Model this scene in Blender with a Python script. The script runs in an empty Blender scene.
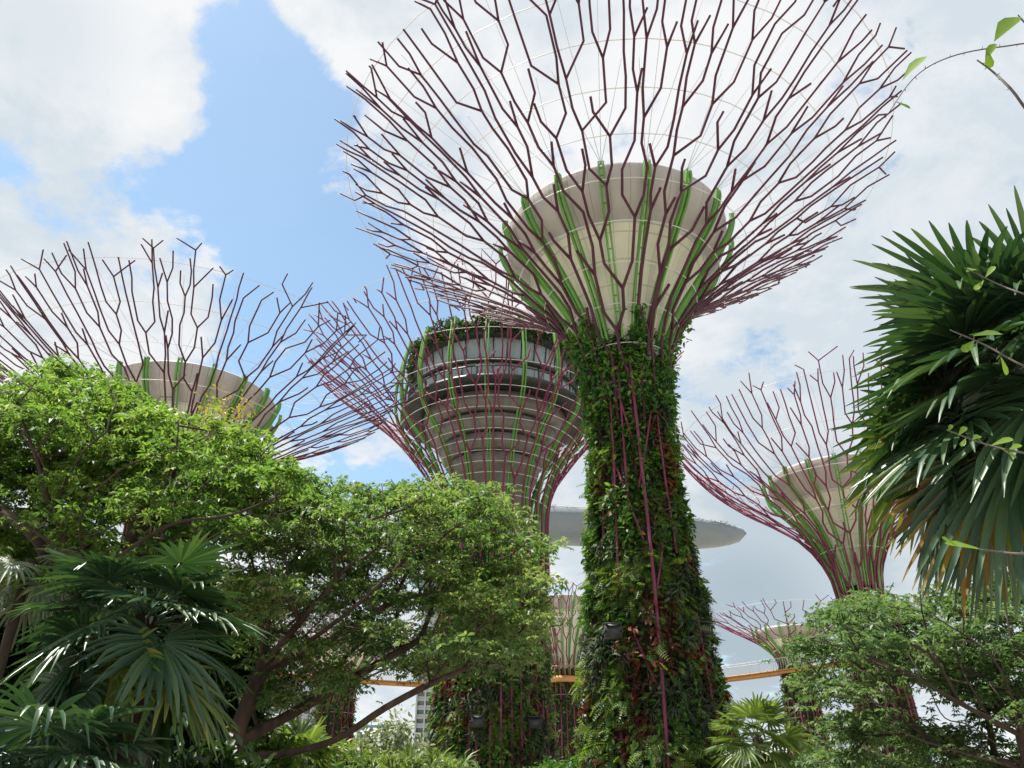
import bpy, math, random
import numpy as np
R_ = math.radians
rng = np.random.default_rng(7)
random.seed(7)
S = bpy.context.scene
COL = S.collection

# ------------------------------------------------------------------ camera
PITCH, FPX, EYE = R_(29.0), 769.0, 1.7
cam_d = bpy.data.cameras.new('camera')
cam = bpy.data.objects.new('camera', cam_d); COL.objects.link(cam)
cam.location = (0, 0, EYE); cam.rotation_euler = (R_(90) + PITCH, 0, 0)
cam_d.sensor_width = 36; cam_d.lens = 36 * FPX / 1024
cam_d.clip_start = 0.05; cam_d.clip_end = 20000
S.camera = cam
CP, SP = math.cos(PITCH), math.sin(PITCH)

# ------------------------------------------------------------------ sun, sky, exposure
SUN_AZ, SUN_EL = R_(-80), R_(70)          # azimuth clockwise from +Y
sd = bpy.data.lights.new('sun', 'SUN'); sd.energy = 5.0; sd.angle = R_(0.53); sd.color = (1, 0.95, 0.87)
sun = bpy.data.objects.new('sun', sd); COL.objects.link(sun)
sun.rotation_euler = (R_(90) - SUN_EL, 0, math.pi - SUN_AZ)
sun.location = (-30, 20, 80)
S.view_settings.view_transform = 'Standard'; S.view_settings.look = 'None'
S.view_settings.gamma = 1; S.view_settings.exposure = 0.85
S.cycles.use_denoising = True; S.cycles.denoising_prefilter = 'FAST'
S.cycles.max_bounces = 7; S.cycles.diffuse_bounces = 4; S.cycles.transmission_bounces = 5
S.cycles.transparent_max_bounces = 8
S.cycles.sample_clamp_indirect = 6
WORLD_STRENGTH = 0.1

def pdir(px, py):
    u, v = (px - 512) / FPX, (384 - py) / FPX
    d = np.array([u, CP - v * SP, SP + v * CP]); return d / np.linalg.norm(d)

world = bpy.data.worlds.new('World'); S.world = world; world.use_nodes = True
def sky():
    nt = world.node_tree; N = nt.nodes; L = nt.links; N.clear()
    def nd(t, **k):
        n = N.new(t)
        for a, b in k.items(): setattr(n, a, b)
        return n
    out = nd('ShaderNodeOutputWorld'); bg = nd('ShaderNodeBackground'); bg.inputs[1].default_value = WORLD_STRENGTH
    sk = nd('ShaderNodeTexSky', sky_type='NISHITA'); sk.sun_disc = False
    sk.sun_elevation = SUN_EL; sk.sun_rotation = SUN_AZ; sk.air_density = 1.0; sk.dust_density = 0.5; sk.ozone_density = 1.0
    tc = nd('ShaderNodeTexCoord')
    def val(x, n, i):
        if isinstance(x, (int, float)): n.inputs[i].default_value = x
        else: L.new(x, n.inputs[i])
    def m(op, a, b=0.0, c=None, clamp=False):
        n = nd('ShaderNodeMath', operation=op); n.use_clamp = clamp
        val(a, n, 0); val(b, n, 1)
        if c is not None: val(c, n, 2)
        return n.outputs[0]
    def ss(x, a, b, c=0.0, d=1.0):
        n = nd('ShaderNodeMapRange', interpolation_type='SMOOTHSTEP'); val(x, n, 0)
        for i, k in enumerate((a, b, c, d)): n.inputs[1 + i].default_value = k
        return n.outputs[0]
    sep = nd('ShaderNodeSeparateXYZ'); L.new(tc.outputs['Generated'], sep.inputs[0])
    zz = m('ADD', m('MAXIMUM', sep.outputs[2], 0.0), 0.30)
    cmb = nd('ShaderNodeCombineXYZ')
    L.new(m('DIVIDE', sep.outputs[0], zz), cmb.inputs[0]); L.new(m('DIVIDE', sep.outputs[1], zz), cmb.inputs[1])
    def noise(scale, detail, rough, off):
        mp = nd('ShaderNodeMapping'); mp.inputs['Location'].default_value = off
        L.new(cmb.outputs[0], mp.inputs[0])
        t = nd('ShaderNodeTexNoise'); t.inputs['Scale'].default_value = scale; t.inputs['Detail'].default_value = detail
        t.inputs['Roughness'].default_value = rough; t.inputs['Distortion'].default_value = 0.25
        L.new(mp.outputs[0], t.inputs[0]); return t.outputs[0]
    def blob(px, py, r_in, r_out):       # patch of sky around a direction, radii in degrees
        dp = nd('ShaderNodeVectorMath', operation='DOT_PRODUCT'); L.new(tc.outputs['Generated'], dp.inputs[0])
        dp.inputs[1].default_value = pdir(px, py)
        ang = m('ARCCOSINE', m('MINIMUM', dp.outputs['Value'], 0.99999))
        return ss(ang, R_(r_in), R_(r_out), 1.0, 0.0)
    n1 = noise(5.6, 11, 0.62, (3.1, 1.7, 0)); n2 = noise(0.9, 3, 0.5, (7.7, 2.2, 1)); n4 = noise(15.0, 10, 0.65, (4.4, 0.6, 3)); n3 = noise(5.5, 8, 0.62, (1.2, 9.4, 2))
    hole = m('MAXIMUM', m('MAXIMUM', blob(240, 165, 3, 13), blob(120, 215, 3, 11)), m('MAXIMUM', blob(330, 330, 4, 13), blob(40, 165, 1.5, 8)))
    hole = m('MAXIMUM', hole, m('MULTIPLY', blob(268, 70, 2, 9), 1.15))
    hole = m('MAXIMUM', hole, m('MULTIPLY', blob(390, 440, 3, 10), 0.62))
    puff = m('MAXIMUM', m('MAXIMUM', blob(58, 48, 1.5, 12.5), blob(155, 85, .5, 7)), m('MAXIMUM', blob(352, 5, 2, 7), m('MULTIPLY', blob(30, 275, 2, 11), .85)))
    puff = m('MAXIMUM', puff, m('MULTIPLY', blob(130, 300, 2, 9), 0.7))
    cover = m('SUBTRACT', 1.0, m('SUBTRACT', m('MULTIPLY', hole, 1.2), m('MULTIPLY', puff, 1.25)))
    dens = m('ADD', cover, m('MULTIPLY', m('SUBTRACT', n1, 0.5), 3.0))
    dens = m('ADD', dens, m('MULTIPLY', m('SUBTRACT', n4, 0.5), 1.3))
    dens = ss(dens, 0.22, 0.80)
    dens = m('MAXIMUM', dens, 0.06)
    # cloud brightness: broad thick and thin areas, and finer billows
    br = m('ADD', m('MULTIPLY', n2, 0.45), m('MULTIPLY', n3, 0.55))
    br = ss(br, 0.43, 0.61)
    gloom = m('MAXIMUM', m('MULTIPLY', blob(770, 650, 4, 14), 1.0), m('MULTIPLY', blob(960, 330, 6, 26), 0.6))
    gloom = m('MAXIMUM', gloom, m('MULTIPLY', blob(30, 25, 1, 8), 0.7))
    br = m('SUBTRACT', br, gloom, clamp=True)
    ramp = nd('ShaderNodeMix', data_type='RGBA'); L.new(br, ramp.inputs['Factor'])
    ramp.inputs['A'].default_value = (3.75, 4.2, 4.55, 1); ramp.inputs['B'].default_value = (5.2, 5.25, 5.3, 1)
    storm = nd('ShaderNodeMix', data_type='RGBA'); L.new(m('MULTIPLY', m('MAXIMUM', blob(745, 620, 2, 10), m('MULTIPLY', blob(800, 560, 3, 13), .55)), m('ADD', m('MULTIPLY', n2, .9), .3), clamp=True), storm.inputs['Factor'])
    L.new(ramp.outputs['Result'], storm.inputs['A']); storm.inputs['B'].default_value = (2.1, 2.65, 3.05, 1)
    hs = nd('ShaderNodeMix', data_type='RGBA', blend_type='MULTIPLY'); hs.inputs['Factor'].default_value = 1.0
    L.new(sk.outputs[0], hs.inputs['A']); hs.inputs['B'].default_value = (1.3, 1.38, 1.22, 1)
    mx = nd('ShaderNodeMix', data_type='RGBA'); L.new(dens, mx.inputs['Factor'])
    L.new(hs.outputs['Result'], mx.inputs['A']); L.new(storm.outputs['Result'], mx.inputs['B'])
    L.new(mx.outputs['Result'], bg.inputs[0]); L.new(bg.outputs[0], out.inputs[0])
sky()

# ------------------------------------------------------------------ helpers
def P(px, py, Y):
    """the point seen at a pixel of the photograph, Y metres ahead"""
    u, v = (px - 512) / FPX, (384 - py) / FPX
    zc = Y / (CP - v * SP)
    return np.array([zc * u, Y, EYE + zc * (SP + v * CP)])

def E(name, loc, label, cat, group=None):
    o = bpy.data.objects.new(name, None); COL.objects.link(o)
    o.location = loc; o['label'] = label; o['category'] = cat
    o.empty_display_size = 0.3
    if group: o['group'] = group
    return o

class MB:
    def __init__(s): s.V = []; s.F = []; s.n = 0
    def add(s, V, Fs):
        V = np.asarray(V, float).reshape(-1, 3)
        for F in Fs: s.F.append(np.asarray(F, np.int64) + s.n)
        s.V.append(V); s.n += len(V)
    def tube(s, pts, rad, sides=6, cap=True):
        pts = np.asarray(pts, float); n = len(pts)
        rad = np.full(n, rad, float) if np.isscalar(rad) else np.asarray(rad, float)
        t = np.empty_like(pts); t[1:-1] = pts[2:] - pts[:-2]; t[0] = pts[1] - pts[0]; t[-1] = pts[-1] - pts[-2]
        t /= np.linalg.norm(t, axis=1)[:, None] + 1e-9
        a = np.array([0, 0, 1.0]) if abs(t[0][2]) < 0.9 else np.array([1.0, 0, 0])
        ang = np.arange(sides) * 2 * math.pi / sides; ca, sa = np.cos(ang)[:, None], np.sin(ang)[:, None]
        V = np.empty((n, sides, 3))
        for i in range(n):
            a = a - t[i] * (a @ t[i]); a = a / (math.sqrt(a @ a) + 1e-9)
            b = np.cross(t[i], a)
            V[i] = pts[i] + rad[i] * (ca * a + sa * b)
        i = np.arange(n - 1)[:, None] * sides; j = np.arange(sides)[None]; k = (j + 1) % sides
        F = np.stack([i + j, i + k, i + sides + k, i + sides + j], -1).reshape(-1, 4)
        Fs = [F]
        if cap: Fs += [np.arange(sides)[::-1][None], (np.arange(sides) + (n - 1) * sides)[None]]
        s.add(V, Fs)
    def box(s, c, size, axes=None):
        h = np.array(size) / 2; A = np.eye(3) if axes is None else np.asarray(axes, float)
        q = np.array([[x, y, z] for x in (-1, 1) for y in (-1, 1) for z in (-1, 1)]) * h
        s.add(q @ A + np.asarray(c, float), [[[0, 1, 3, 2], [4, 6, 7, 5], [0, 4, 5, 1], [2, 3, 7, 6], [0, 2, 6, 4], [1, 5, 7, 3]]])
    def revolve(s, prof, seg=64, th0=0.0, th1=2 * math.pi, closed=False):
        prof = np.asarray(prof, float); m = len(prof)
        full = abs(th1 - th0 - 2 * math.pi) < 1e-6
        k = seg if full else seg + 1
        th = th0 + (th1 - th0) * np.arange(k) / seg
        V = np.stack([prof[None, :, 0] * np.cos(th)[:, None], prof[None, :, 0] * np.sin(th)[:, None], np.broadcast_to(prof[None, :, 1], (k, m))], -1)
        F = []
        for i in range(seg):
            i2 = (i + 1) % k
            for j in range(m if closed else m - 1):
                j2 = (j + 1) % m
                F.append([i * m + j, i2 * m + j, i2 * m + j2, i * m + j2])
        s.add(V, [F])
    def inst(s, T, pos, D, U, scale):
        """copies of template T=(V,[F]) with x axis along D and z axis near U"""
        pos = np.asarray(pos, float); D = np.asarray(D, float); U = np.asarray(U, float)
        if not len(pos): return
        D = D / (np.linalg.norm(D, axis=1)[:, None] + 1e-9)
        Y = np.cross(U, D); Y /= np.linalg.norm(Y, axis=1)[:, None] + 1e-9
        Z = np.cross(D, Y)
        Vt, Ft = T; k = len(Vt); n = len(pos)
        sc = np.broadcast_to(np.asarray(scale, float), (n,))[:, None, None]
        W = (Vt[None, :, 0:1] * D[:, None] + Vt[None, :, 1:2] * Y[:, None] + Vt[None, :, 2:3] * Z[:, None]) * sc + pos[:, None]
        off = (np.arange(n) * k)[:, None, None]
        s.add(W, [(np.asarray(F)[None] + off).reshape(-1, len(F[0])) for F in Ft])
    def build(s, name, mat, parent=None, smooth=False, label=None, kind=None, world=False):
        me = bpy.data.meshes.new(name)
        V = np.concatenate(s.V) if s.V else np.zeros((0, 3))
        if world and parent is not None:
            r = parent
            off = np.zeros(3)
            while r is not None: off = off + np.array(r.location); r = r.parent
            V = V - off
        V = V.astype(np.float32)
        sizes = np.concatenate([np.full(len(F), F.shape[1], np.int32) for F in s.F])
        loops = np.concatenate([F.reshape(-1) for F in s.F]).astype(np.int32)
        me.vertices.add(len(V)); me.vertices.foreach_set('co', V.ravel())
        me.loops.add(len(loops)); me.loops.foreach_set('vertex_index', loops)
        me.polygons.add(len(sizes)); st = np.concatenate([[0], np.cumsum(sizes)[:-1]]).astype(np.int32)
        me.polygons.foreach_set('loop_start', st); me.polygons.foreach_set('loop_total', sizes)
        if smooth: me.polygons.foreach_set('use_smooth', np.ones(len(sizes), bool))
        me.update(calc_edges=True); me.validate()
        me.materials.append(mat)
        o = bpy.data.objects.new(name, me); COL.objects.link(o)
        if parent is not None: o.parent = parent
        if label: o['label'] = label
        if kind: o['kind'] = kind
        return o

def catmull(pts, n=12):
    pts = np.asarray(pts, float); q = np.vstack([2 * pts[0] - pts[1], pts, 2 * pts[-1] - pts[-2]]); out = []
    for i in range(1, len(q) - 2):
        for t in np.arange(n) / n:
            out.append(0.5 * (2 * q[i] + (q[i + 1] - q[i - 1]) * t + (2 * q[i - 1] - 5 * q[i] + 4 * q[i + 1] - q[i + 2]) * t * t + (-q[i - 1] + 3 * q[i] - 3 * q[i + 1] + q[i + 2]) * t ** 3))
    out.append(pts[-1]); return np.array(out)

# ------------------------------------------------------------------ materials
def mat(name, col, rough=0.6, metal=0.0, spec=0.5, noise=0.0, scale=3.0, bump=0.0, bscale=20.0, col2=None, stretch=(1, 1, 1), thresh=None):
    m = bpy.data.materials.new(name); m.use_nodes = True; nt = m.node_tree; N, L = nt.nodes, nt.links
    b = N['Principled BSDF']; b.inputs['Roughness'].default_value = rough; b.inputs['Metallic'].default_value = metal
    b.inputs['Specular IOR Level'].default_value = spec; b.inputs['Base Color'].default_value = (*col, 1)
    tc = N.new('ShaderNodeTexCoord')
    mp = N.new('ShaderNodeMapping'); mp.inputs['Scale'].default_value = stretch; L.new(tc.outputs['Object'], mp.inputs[0])
    if noise or col2:
        t = N.new('ShaderNodeTexNoise'); t.inputs['Scale'].default_value = scale; t.inputs['Detail'].default_value = 6
        L.new(mp.outputs[0], t.inputs[0])
        r = N.new('ShaderNodeValToRGB'); a, c = thresh or (0.3, 0.7)
        r.color_ramp.elements[0].position = a; r.color_ramp.elements[1].position = c
        lo = col2 or tuple(x * (1 - noise) for x in col)
        r.color_ramp.elements[0].color = (*lo, 1); r.color_ramp.elements[1].color = (*col, 1)
        L.new(t.outputs[0], r.inputs[0]); L.new(r.outputs[0], b.inputs['Base Color'])
    if bump:
        t = N.new('ShaderNodeTexNoise'); t.inputs['Scale'].default_value = bscale; t.inputs['Detail'].default_value = 5
        L.new(mp.outputs[0], t.inputs[0])
        bp = N.new('ShaderNodeBump'); bp.inputs['Strength'].default_value = bump; L.new(t.outputs[0], bp.inputs['Height'])
        L.new(bp.outputs[0], b.inputs['Normal'])
    return m

def shellmat(name, col, npan, zstep, dirt=.16):
    """painted shell of panels: radial and level seams, faint rain streaks"""
    m = mat(name, col, 0.55, noise=dirt, scale=0.9, stretch=(1, 1, 0.22)); nt = m.node_tree; N, L = nt.nodes, nt.links
    b = N['Principled BSDF']; src = b.inputs['Base Color'].links[0].from_socket
    tc = N.new('ShaderNodeTexCoord'); sp = N.new('ShaderNodeSeparateXYZ'); L.new(tc.outputs['Object'], sp.inputs[0])
    def mm(op, a, c=None):
        n = N.new('ShaderNodeMath'); n.operation = op
        for i, x in enumerate((a, c)):
            if x is None: continue
            if isinstance(x, (int, float)): n.inputs[i].default_value = x
            else: L.new(x, n.inputs[i])
        return n.outputs[0]
    fa = mm('FRACT', mm('MULTIPLY', mm('ARCTAN2', sp.outputs[1], sp.outputs[0]), npan / (2 * math.pi))); fz = mm('FRACT', mm('DIVIDE', sp.outputs[2], zstep))
    seam = mm('MAXIMUM', mm('LESS_THAN', fa, .05), mm('LESS_THAN', fz, .05))
    mx = N.new('ShaderNodeMix'); mx.data_type = 'RGBA'; mx.blend_type = 'MULTIPLY'; L.new(mm('MULTIPLY', seam, .45), mx.inputs['Factor']); L.new(src, mx.inputs['A']); mx.inputs['B'].default_value = (.35, .34, .33, 1)
    L.new(mx.outputs['Result'], b.inputs['Base Color']); return m

def leafmat(name, cols, trans=0.4, rough=0.45, spec=0.4, tint=(1.5, 1.5, 0.6), nscale=0.7):
    """cols: dark to light leaf colours, spread at random from leaf to leaf and drifting over the plant"""
    m = bpy.data.materials.new(name); m.use_nodes = True; nt = m.node_tree; N, L = nt.nodes, nt.links
    b = N['Principled BSDF']; b.inputs['Roughness'].default_value = rough; b.inputs['Specular IOR Level'].default_value = spec
    g = N.new('ShaderNodeNewGeometry'); tc = N.new('ShaderNodeTexCoord')
    t = N.new('ShaderNodeTexNoise'); t.inputs['Scale'].default_value = nscale; t.inputs['Detail'].default_value = 3
    L.new(tc.outputs['Object'], t.inputs[0])
    a = N.new('ShaderNodeMath'); a.operation = 'MULTIPLY_ADD'; L.new(t.outputs[0], a.inputs[0]); a.inputs[1].default_value = 1.6; a.inputs[2].default_value = -0.8
    c = N.new('ShaderNodeMath'); c.operation = 'ADD'; L.new(g.outputs['Random Per Island'], c.inputs[0]); L.new(a.outputs[0], c.inputs[1])
    r = N.new('ShaderNodeValToRGB'); el = r.color_ramp.elements
    while len(el) < len(cols): el.new(0.5)
    for i, k in enumerate(cols): el[i].position = i / (len(cols) - 1); el[i].color = (*k, 1)
    L.new(c.outputs[0], r.inputs[0]); L.new(r.outputs[0], b.inputs['Base Color'])
    if trans:
        tr = N.new('ShaderNodeBsdfTranslucent')
        mu = N.new('ShaderNodeMix'); mu.data_type = 'RGBA'; mu.blend_type = 'MULTIPLY'; mu.inputs['Factor'].default_value = 1
        L.new(r.outputs[0], mu.inputs['A']); mu.inputs['B'].default_value = (*tint, 1)
        L.new(mu.outputs['Result'], tr.inputs[0])
        mx = N.new('ShaderNodeMixShader'); mx.inputs[0].default_value = trans
        L.new(b.outputs[0], mx.inputs[1]); L.new(tr.outputs[0], mx.inputs[2]); L.new(mx.outputs[0], N['Material Output'].inputs[0])
    return m

M = dict(
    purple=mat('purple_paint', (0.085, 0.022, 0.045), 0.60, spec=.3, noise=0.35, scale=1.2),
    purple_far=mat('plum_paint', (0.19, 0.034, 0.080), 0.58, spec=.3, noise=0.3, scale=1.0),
    green=mat('green_paint', (0.13, 0.34, 0.06), 0.45, noise=0.25, scale=0.8),
    cream=shellmat('cream_shell', (0.80, 0.785, 0.66), 36, 1.1),
    pale=shellmat('shaded_bowl_shell', (0.48, 0.445, 0.43), 36, 50, .2),  # outer bowl: shade on its underside painted in as a darker shell colour
    concrete=shellmat('concrete', (0.24, 0.23, 0.21), 28, 40, .4),
    panel=mat('planting_felt', (0.050, 0.040, 0.030), 0.95, spec=0.1, col2=(0.018, 0.018, 0.014), scale=1.6, bump=0.6, bscale=5),
    cable=mat('steel_cable', (0.62, 0.62, 0.60), 0.4, metal=0.3),
    dark=mat('dark_metal', (0.03, 0.033, 0.035), 0.5, noise=0.3),
    glass=mat('blue_grey_glass', (0.16, 0.21, 0.23), 0.08, spec=0.8, noise=0.4, scale=0.6),
    glasspale=mat('pale_glass', (0.30, 0.38, 0.40), 0.12, spec=0.8, noise=0.35, scale=0.08),
    white=mat('white_concrete', (0.42, 0.45, 0.46), 0.7, noise=0.12, scale=0.1),
    hull=mat('grey_cladding', (0.17, 0.205, 0.235), 0.45, noise=0.10, scale=0.06, stretch=(1, 1, 4)),
    orange=mat('orange_paint', (0.46, 0.22, 0.07), 0.55, noise=0.2, scale=0.5),
    mesh=mat('grey_mesh', (0.50, 0.52, 0.53), 0.5, metal=0.2),
    bark=mat('bark', (0.060, 0.043, 0.033), 0.9, spec=0.2, col2=(0.03, 0.022, 0.018), scale=5, bump=0.7, bscale=14, stretch=(1, 1, 0.4)),
    barkpale=mat('grey_brown_bark', (0.095, 0.062, 0.048), 0.9, spec=0.2, col2=(0.03, 0.022, 0.018), scale=5, bump=0.7, bscale=14, stretch=(1, 1, 0.4)),
    twig=mat('twig_bark', (0.10, 0.085, 0.075), 0.8, noise=0.4, scale=30),
    soil=mat('garden_ground', (0.36, 0.335, 0.28), 0.9, spec=0.2, col2=(0.09, 0.115, 0.04), scale=0.09, bump=0.3, bscale=5, thresh=(.37, .42)),
    rain=leafmat('rain_tree_leaf', [(0.045, 0.095, 0.023), (0.084, 0.163, 0.036), (0.139, 0.227, 0.052), (0.222, 0.291, 0.082)], 0.45, tint=(1.35, 1.5, .7)),
    olive=leafmat('olive_tree_leaf', [(0.044, 0.092, 0.030), (0.084, 0.158, 0.048), (0.142, 0.221, 0.068), (0.259, 0.273, 0.122)], 0.44, tint=(1.3, 1.45, .7)),
    right=leafmat('dull_tree_leaf', [(0.036, 0.076, 0.029), (0.068, 0.128, 0.047), (0.105, 0.174, 0.062), (0.170, 0.221, 0.102)], 0.44, tint=(1.3, 1.45, .75)),
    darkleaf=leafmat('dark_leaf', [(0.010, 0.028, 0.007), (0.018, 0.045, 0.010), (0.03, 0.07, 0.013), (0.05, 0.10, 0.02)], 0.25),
    roofleaf=leafmat('roof_garden_leaf', [(0.014, 0.038, 0.012), (0.025, 0.06, 0.016), (0.04, 0.085, 0.02), (0.07, 0.12, 0.03)], 0.25),
    palm=leafmat('fan_palm_leaf', [(0.018, 0.050, 0.026), (0.030, 0.075, 0.036), (0.048, 0.10, 0.046), (0.072, 0.13, 0.056)], 0.16, rough=0.36, spec=0.5, tint=(1.6, 1.6, 0.5)),
    silverpalm=leafmat('grey_green_palm_leaf', [(0.05, 0.075, 0.045), (0.08, 0.11, 0.065), (0.12, 0.15, 0.09), (0.17, 0.20, 0.12)], .2),
    palmlit=leafmat('sunlit_palm_leaf', [(0.06, 0.10, 0.02), (0.10, 0.15, 0.03), (0.16, 0.19, 0.045), (0.24, 0.22, 0.07)], 0.25, rough=0.42, spec=0.35),  # lit copy of the palm leaf, sunlight put into its colour
    palmdry=leafmat('dry_palm_leaf', [(0.12, 0.075, 0.02), (0.22, 0.14, 0.035), (0.30, 0.21, 0.05), (0.16, 0.17, 0.04)], 0.25, rough=0.6),
    palmpale=leafmat('pale_palm_leaf', [(0.07, 0.12, 0.035), (0.12, 0.19, 0.05), (0.18, 0.26, 0.08), (0.26, 0.33, 0.13)], 0.35, rough=0.35),
    silver=leafmat('silvery_leaf', [(0.08, 0.11, 0.06), (0.15, 0.19, 0.11), (0.24, 0.28, 0.18), (0.34, 0.37, 0.27)], 0.3),
    vine=leafmat('vine_leaf', [(0.020, 0.070, 0.017), (0.037, 0.118, 0.023), (0.070, 0.172, 0.030), (0.139, 0.246, 0.043)], 0.34, rough=0.45, spec=.3, nscale=0.5),
    fern=leafmat('fern_leaf', [(0.044, 0.094, 0.020), (0.083, 0.165, 0.029), (0.132, 0.220, 0.037), (0.242, 0.297, 0.061)], 0.35, nscale=0.5),
    tuft=leafmat('grey_green_blade', [(0.025, 0.042, 0.022), (0.045, 0.068, 0.035), (0.065, 0.09, 0.05), (0.09, 0.11, 0.065)], 0.2, spec=.2),
    red=leafmat('red_brown_leaf', [(0.05, 0.018, 0.012), (0.10, 0.028, 0.018), (0.17, 0.045, 0.022), (0.18, 0.09, 0.04)], 0.3),
    yellow=leafmat('yellow_leaf', [(0.20, 0.19, 0.02), (0.32, 0.28, 0.03), (0.42, 0.34, 0.04)], 0.3),
    sprig=leafmat('bright_sprig_leaf', [(0.09, 0.17, 0.02), (0.15, 0.26, 0.025), (0.22, 0.33, 0.035)], 0.5, nscale=3),
)

# ------------------------------------------------------------------ leaf templates
LEAF = (np.array([[0, 0, 0], [.35, .24, .05], [.75, .16, .02], [1, 0, -.10], [.75, -.16, .02], [.35, -.24, .05]]), [[[0, 3, 2, 1], [0, 5, 4, 3]]])
def pinnate(n, w, l, droop=0.25, sweep=0.35):
    V, F = [], []
    for i in range(n):
        t = 0.12 + 0.86 * i / (n - 1); z = -droop * t * t; ll = l * (0.55 + 0.45 * math.sin(math.pi * min(1, t * 0.9 + 0.1)))
        for s in (-1, 1):
            k = len(V); e = np.array([t + sweep * ll, s * ll, z - 0.12 * ll])
            V += [[t, 0, z], [t + sweep * ll * .5 + w / 2, s * ll * .5, z], list(e), [t + sweep * ll * .5 - w / 2, s * ll * .5, z]]
            F.append([k, k + 1, k + 2, k + 3] if s > 0 else [k + 3, k + 2, k + 1, k])
    for i in range(4):
        k = len(V); t0, t1 = i / 4, (i + 1) / 4; h = .016
        V += [[t0, -h, -droop * t0 * t0 + .004], [t1, -h * .8, -droop * t1 * t1 + .004], [t1, h * .8, -droop * t1 * t1 + .004], [t0, h, -droop * t0 * t0 + .004]]
        F.append([k, k + 1, k + 2, k + 3])
    return np.array(V), [F]
COMP = pinnate(6, 0.19, 0.42, 0.18); COMP4 = pinnate(5, 0.15, 0.36); FERN = pinnate(9, 0.10, 0.24, 0.45, 0.2)
def tuft_t(n=11, w=0.05, seed=1):
    r = random.Random(seed); V, F = [], []
    for i in range(n):
        a = r.uniform(-1.3, 1.3); b = r.uniform(-0.5, 1.0); d = np.array([math.cos(a) * math.cos(b), math.sin(a), math.sin(b)]); d /= np.linalg.norm(d)
        sd_ = np.array([-math.sin(a), math.cos(a), 0]) * w; k = len(V)
        mid = d * 0.55 + sd_ * 0; tip = d * r.uniform(.8, 1.05) + np.array([0.05, 0, -0.28])
        V += [list(-sd_ * .6), list(sd_ * .6), list(mid + sd_), list(mid - sd_), list(tip)]
        F.append([k, k + 1, k + 2, k + 3]); F.append([k + 3, k + 2, k + 4, k + 4][:3] + [k + 4])
    quads = [f for i, f in enumerate(F) if i % 2 == 0]; tris = [f[:3] for i, f in enumerate(F) if i % 2]
    return np.array(V), [quads, tris]
TUFT = tuft_t()
def rosette(n=8, w=.17, seed=2, droop=.3):
    r = random.Random(seed); V, F = [], []
    for i in range(n):
        a = 2 * math.pi * (i + r.uniform(-.3, .3)) / n; L = r.uniform(.7, 1.1); d = np.array([math.cos(a), math.sin(a), 0]); p = np.array([-math.sin(a), math.cos(a), 0]); k = len(V)
        z = r.uniform(-.15, .2)
        V += [d * .12, d * L * .55 + p * w + [0, 0, z * .6 + .03], d * L + [0, 0, z - droop * L], d * L * .55 - p * w + [0, 0, z * .6 + .03]]
        F.append([k, k + 1, k + 2, k + 3])
    return np.array(V), [F]
ROSE = rosette()

def unit(v): return v / (np.linalg.norm(v, axis=-1, keepdims=True) + 1e-9)

# ------------------------------------------------------------------ ground
g = MB(); g.add([[-6000, -6000, 0], [6000, -6000, 0], [6000, 6000, 0], [-6000, 6000, 0]], [[[0, 1, 2, 3]]])
g.build('ground', M['soil'], kind='structure')

# ------------------------------------------------------------------ steel tree towers
class Prof:
    def __init__(s, pts):
        c = catmull(pts, 14); d = np.concatenate([[0], np.cumsum(np.linalg.norm(np.diff(c, axis=0), axis=1))])
        s.L = d[-1]; s.d = d; s.c = c
    def at(s, l):
        return np.interp(l, s.d, s.c[:, 0]), np.interp(l, s.d, s.c[:, 1])
    def xyz(s, th, l):
        r, z = s.at(l); return np.array([r * math.cos(th), r * math.sin(th), z])

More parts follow.
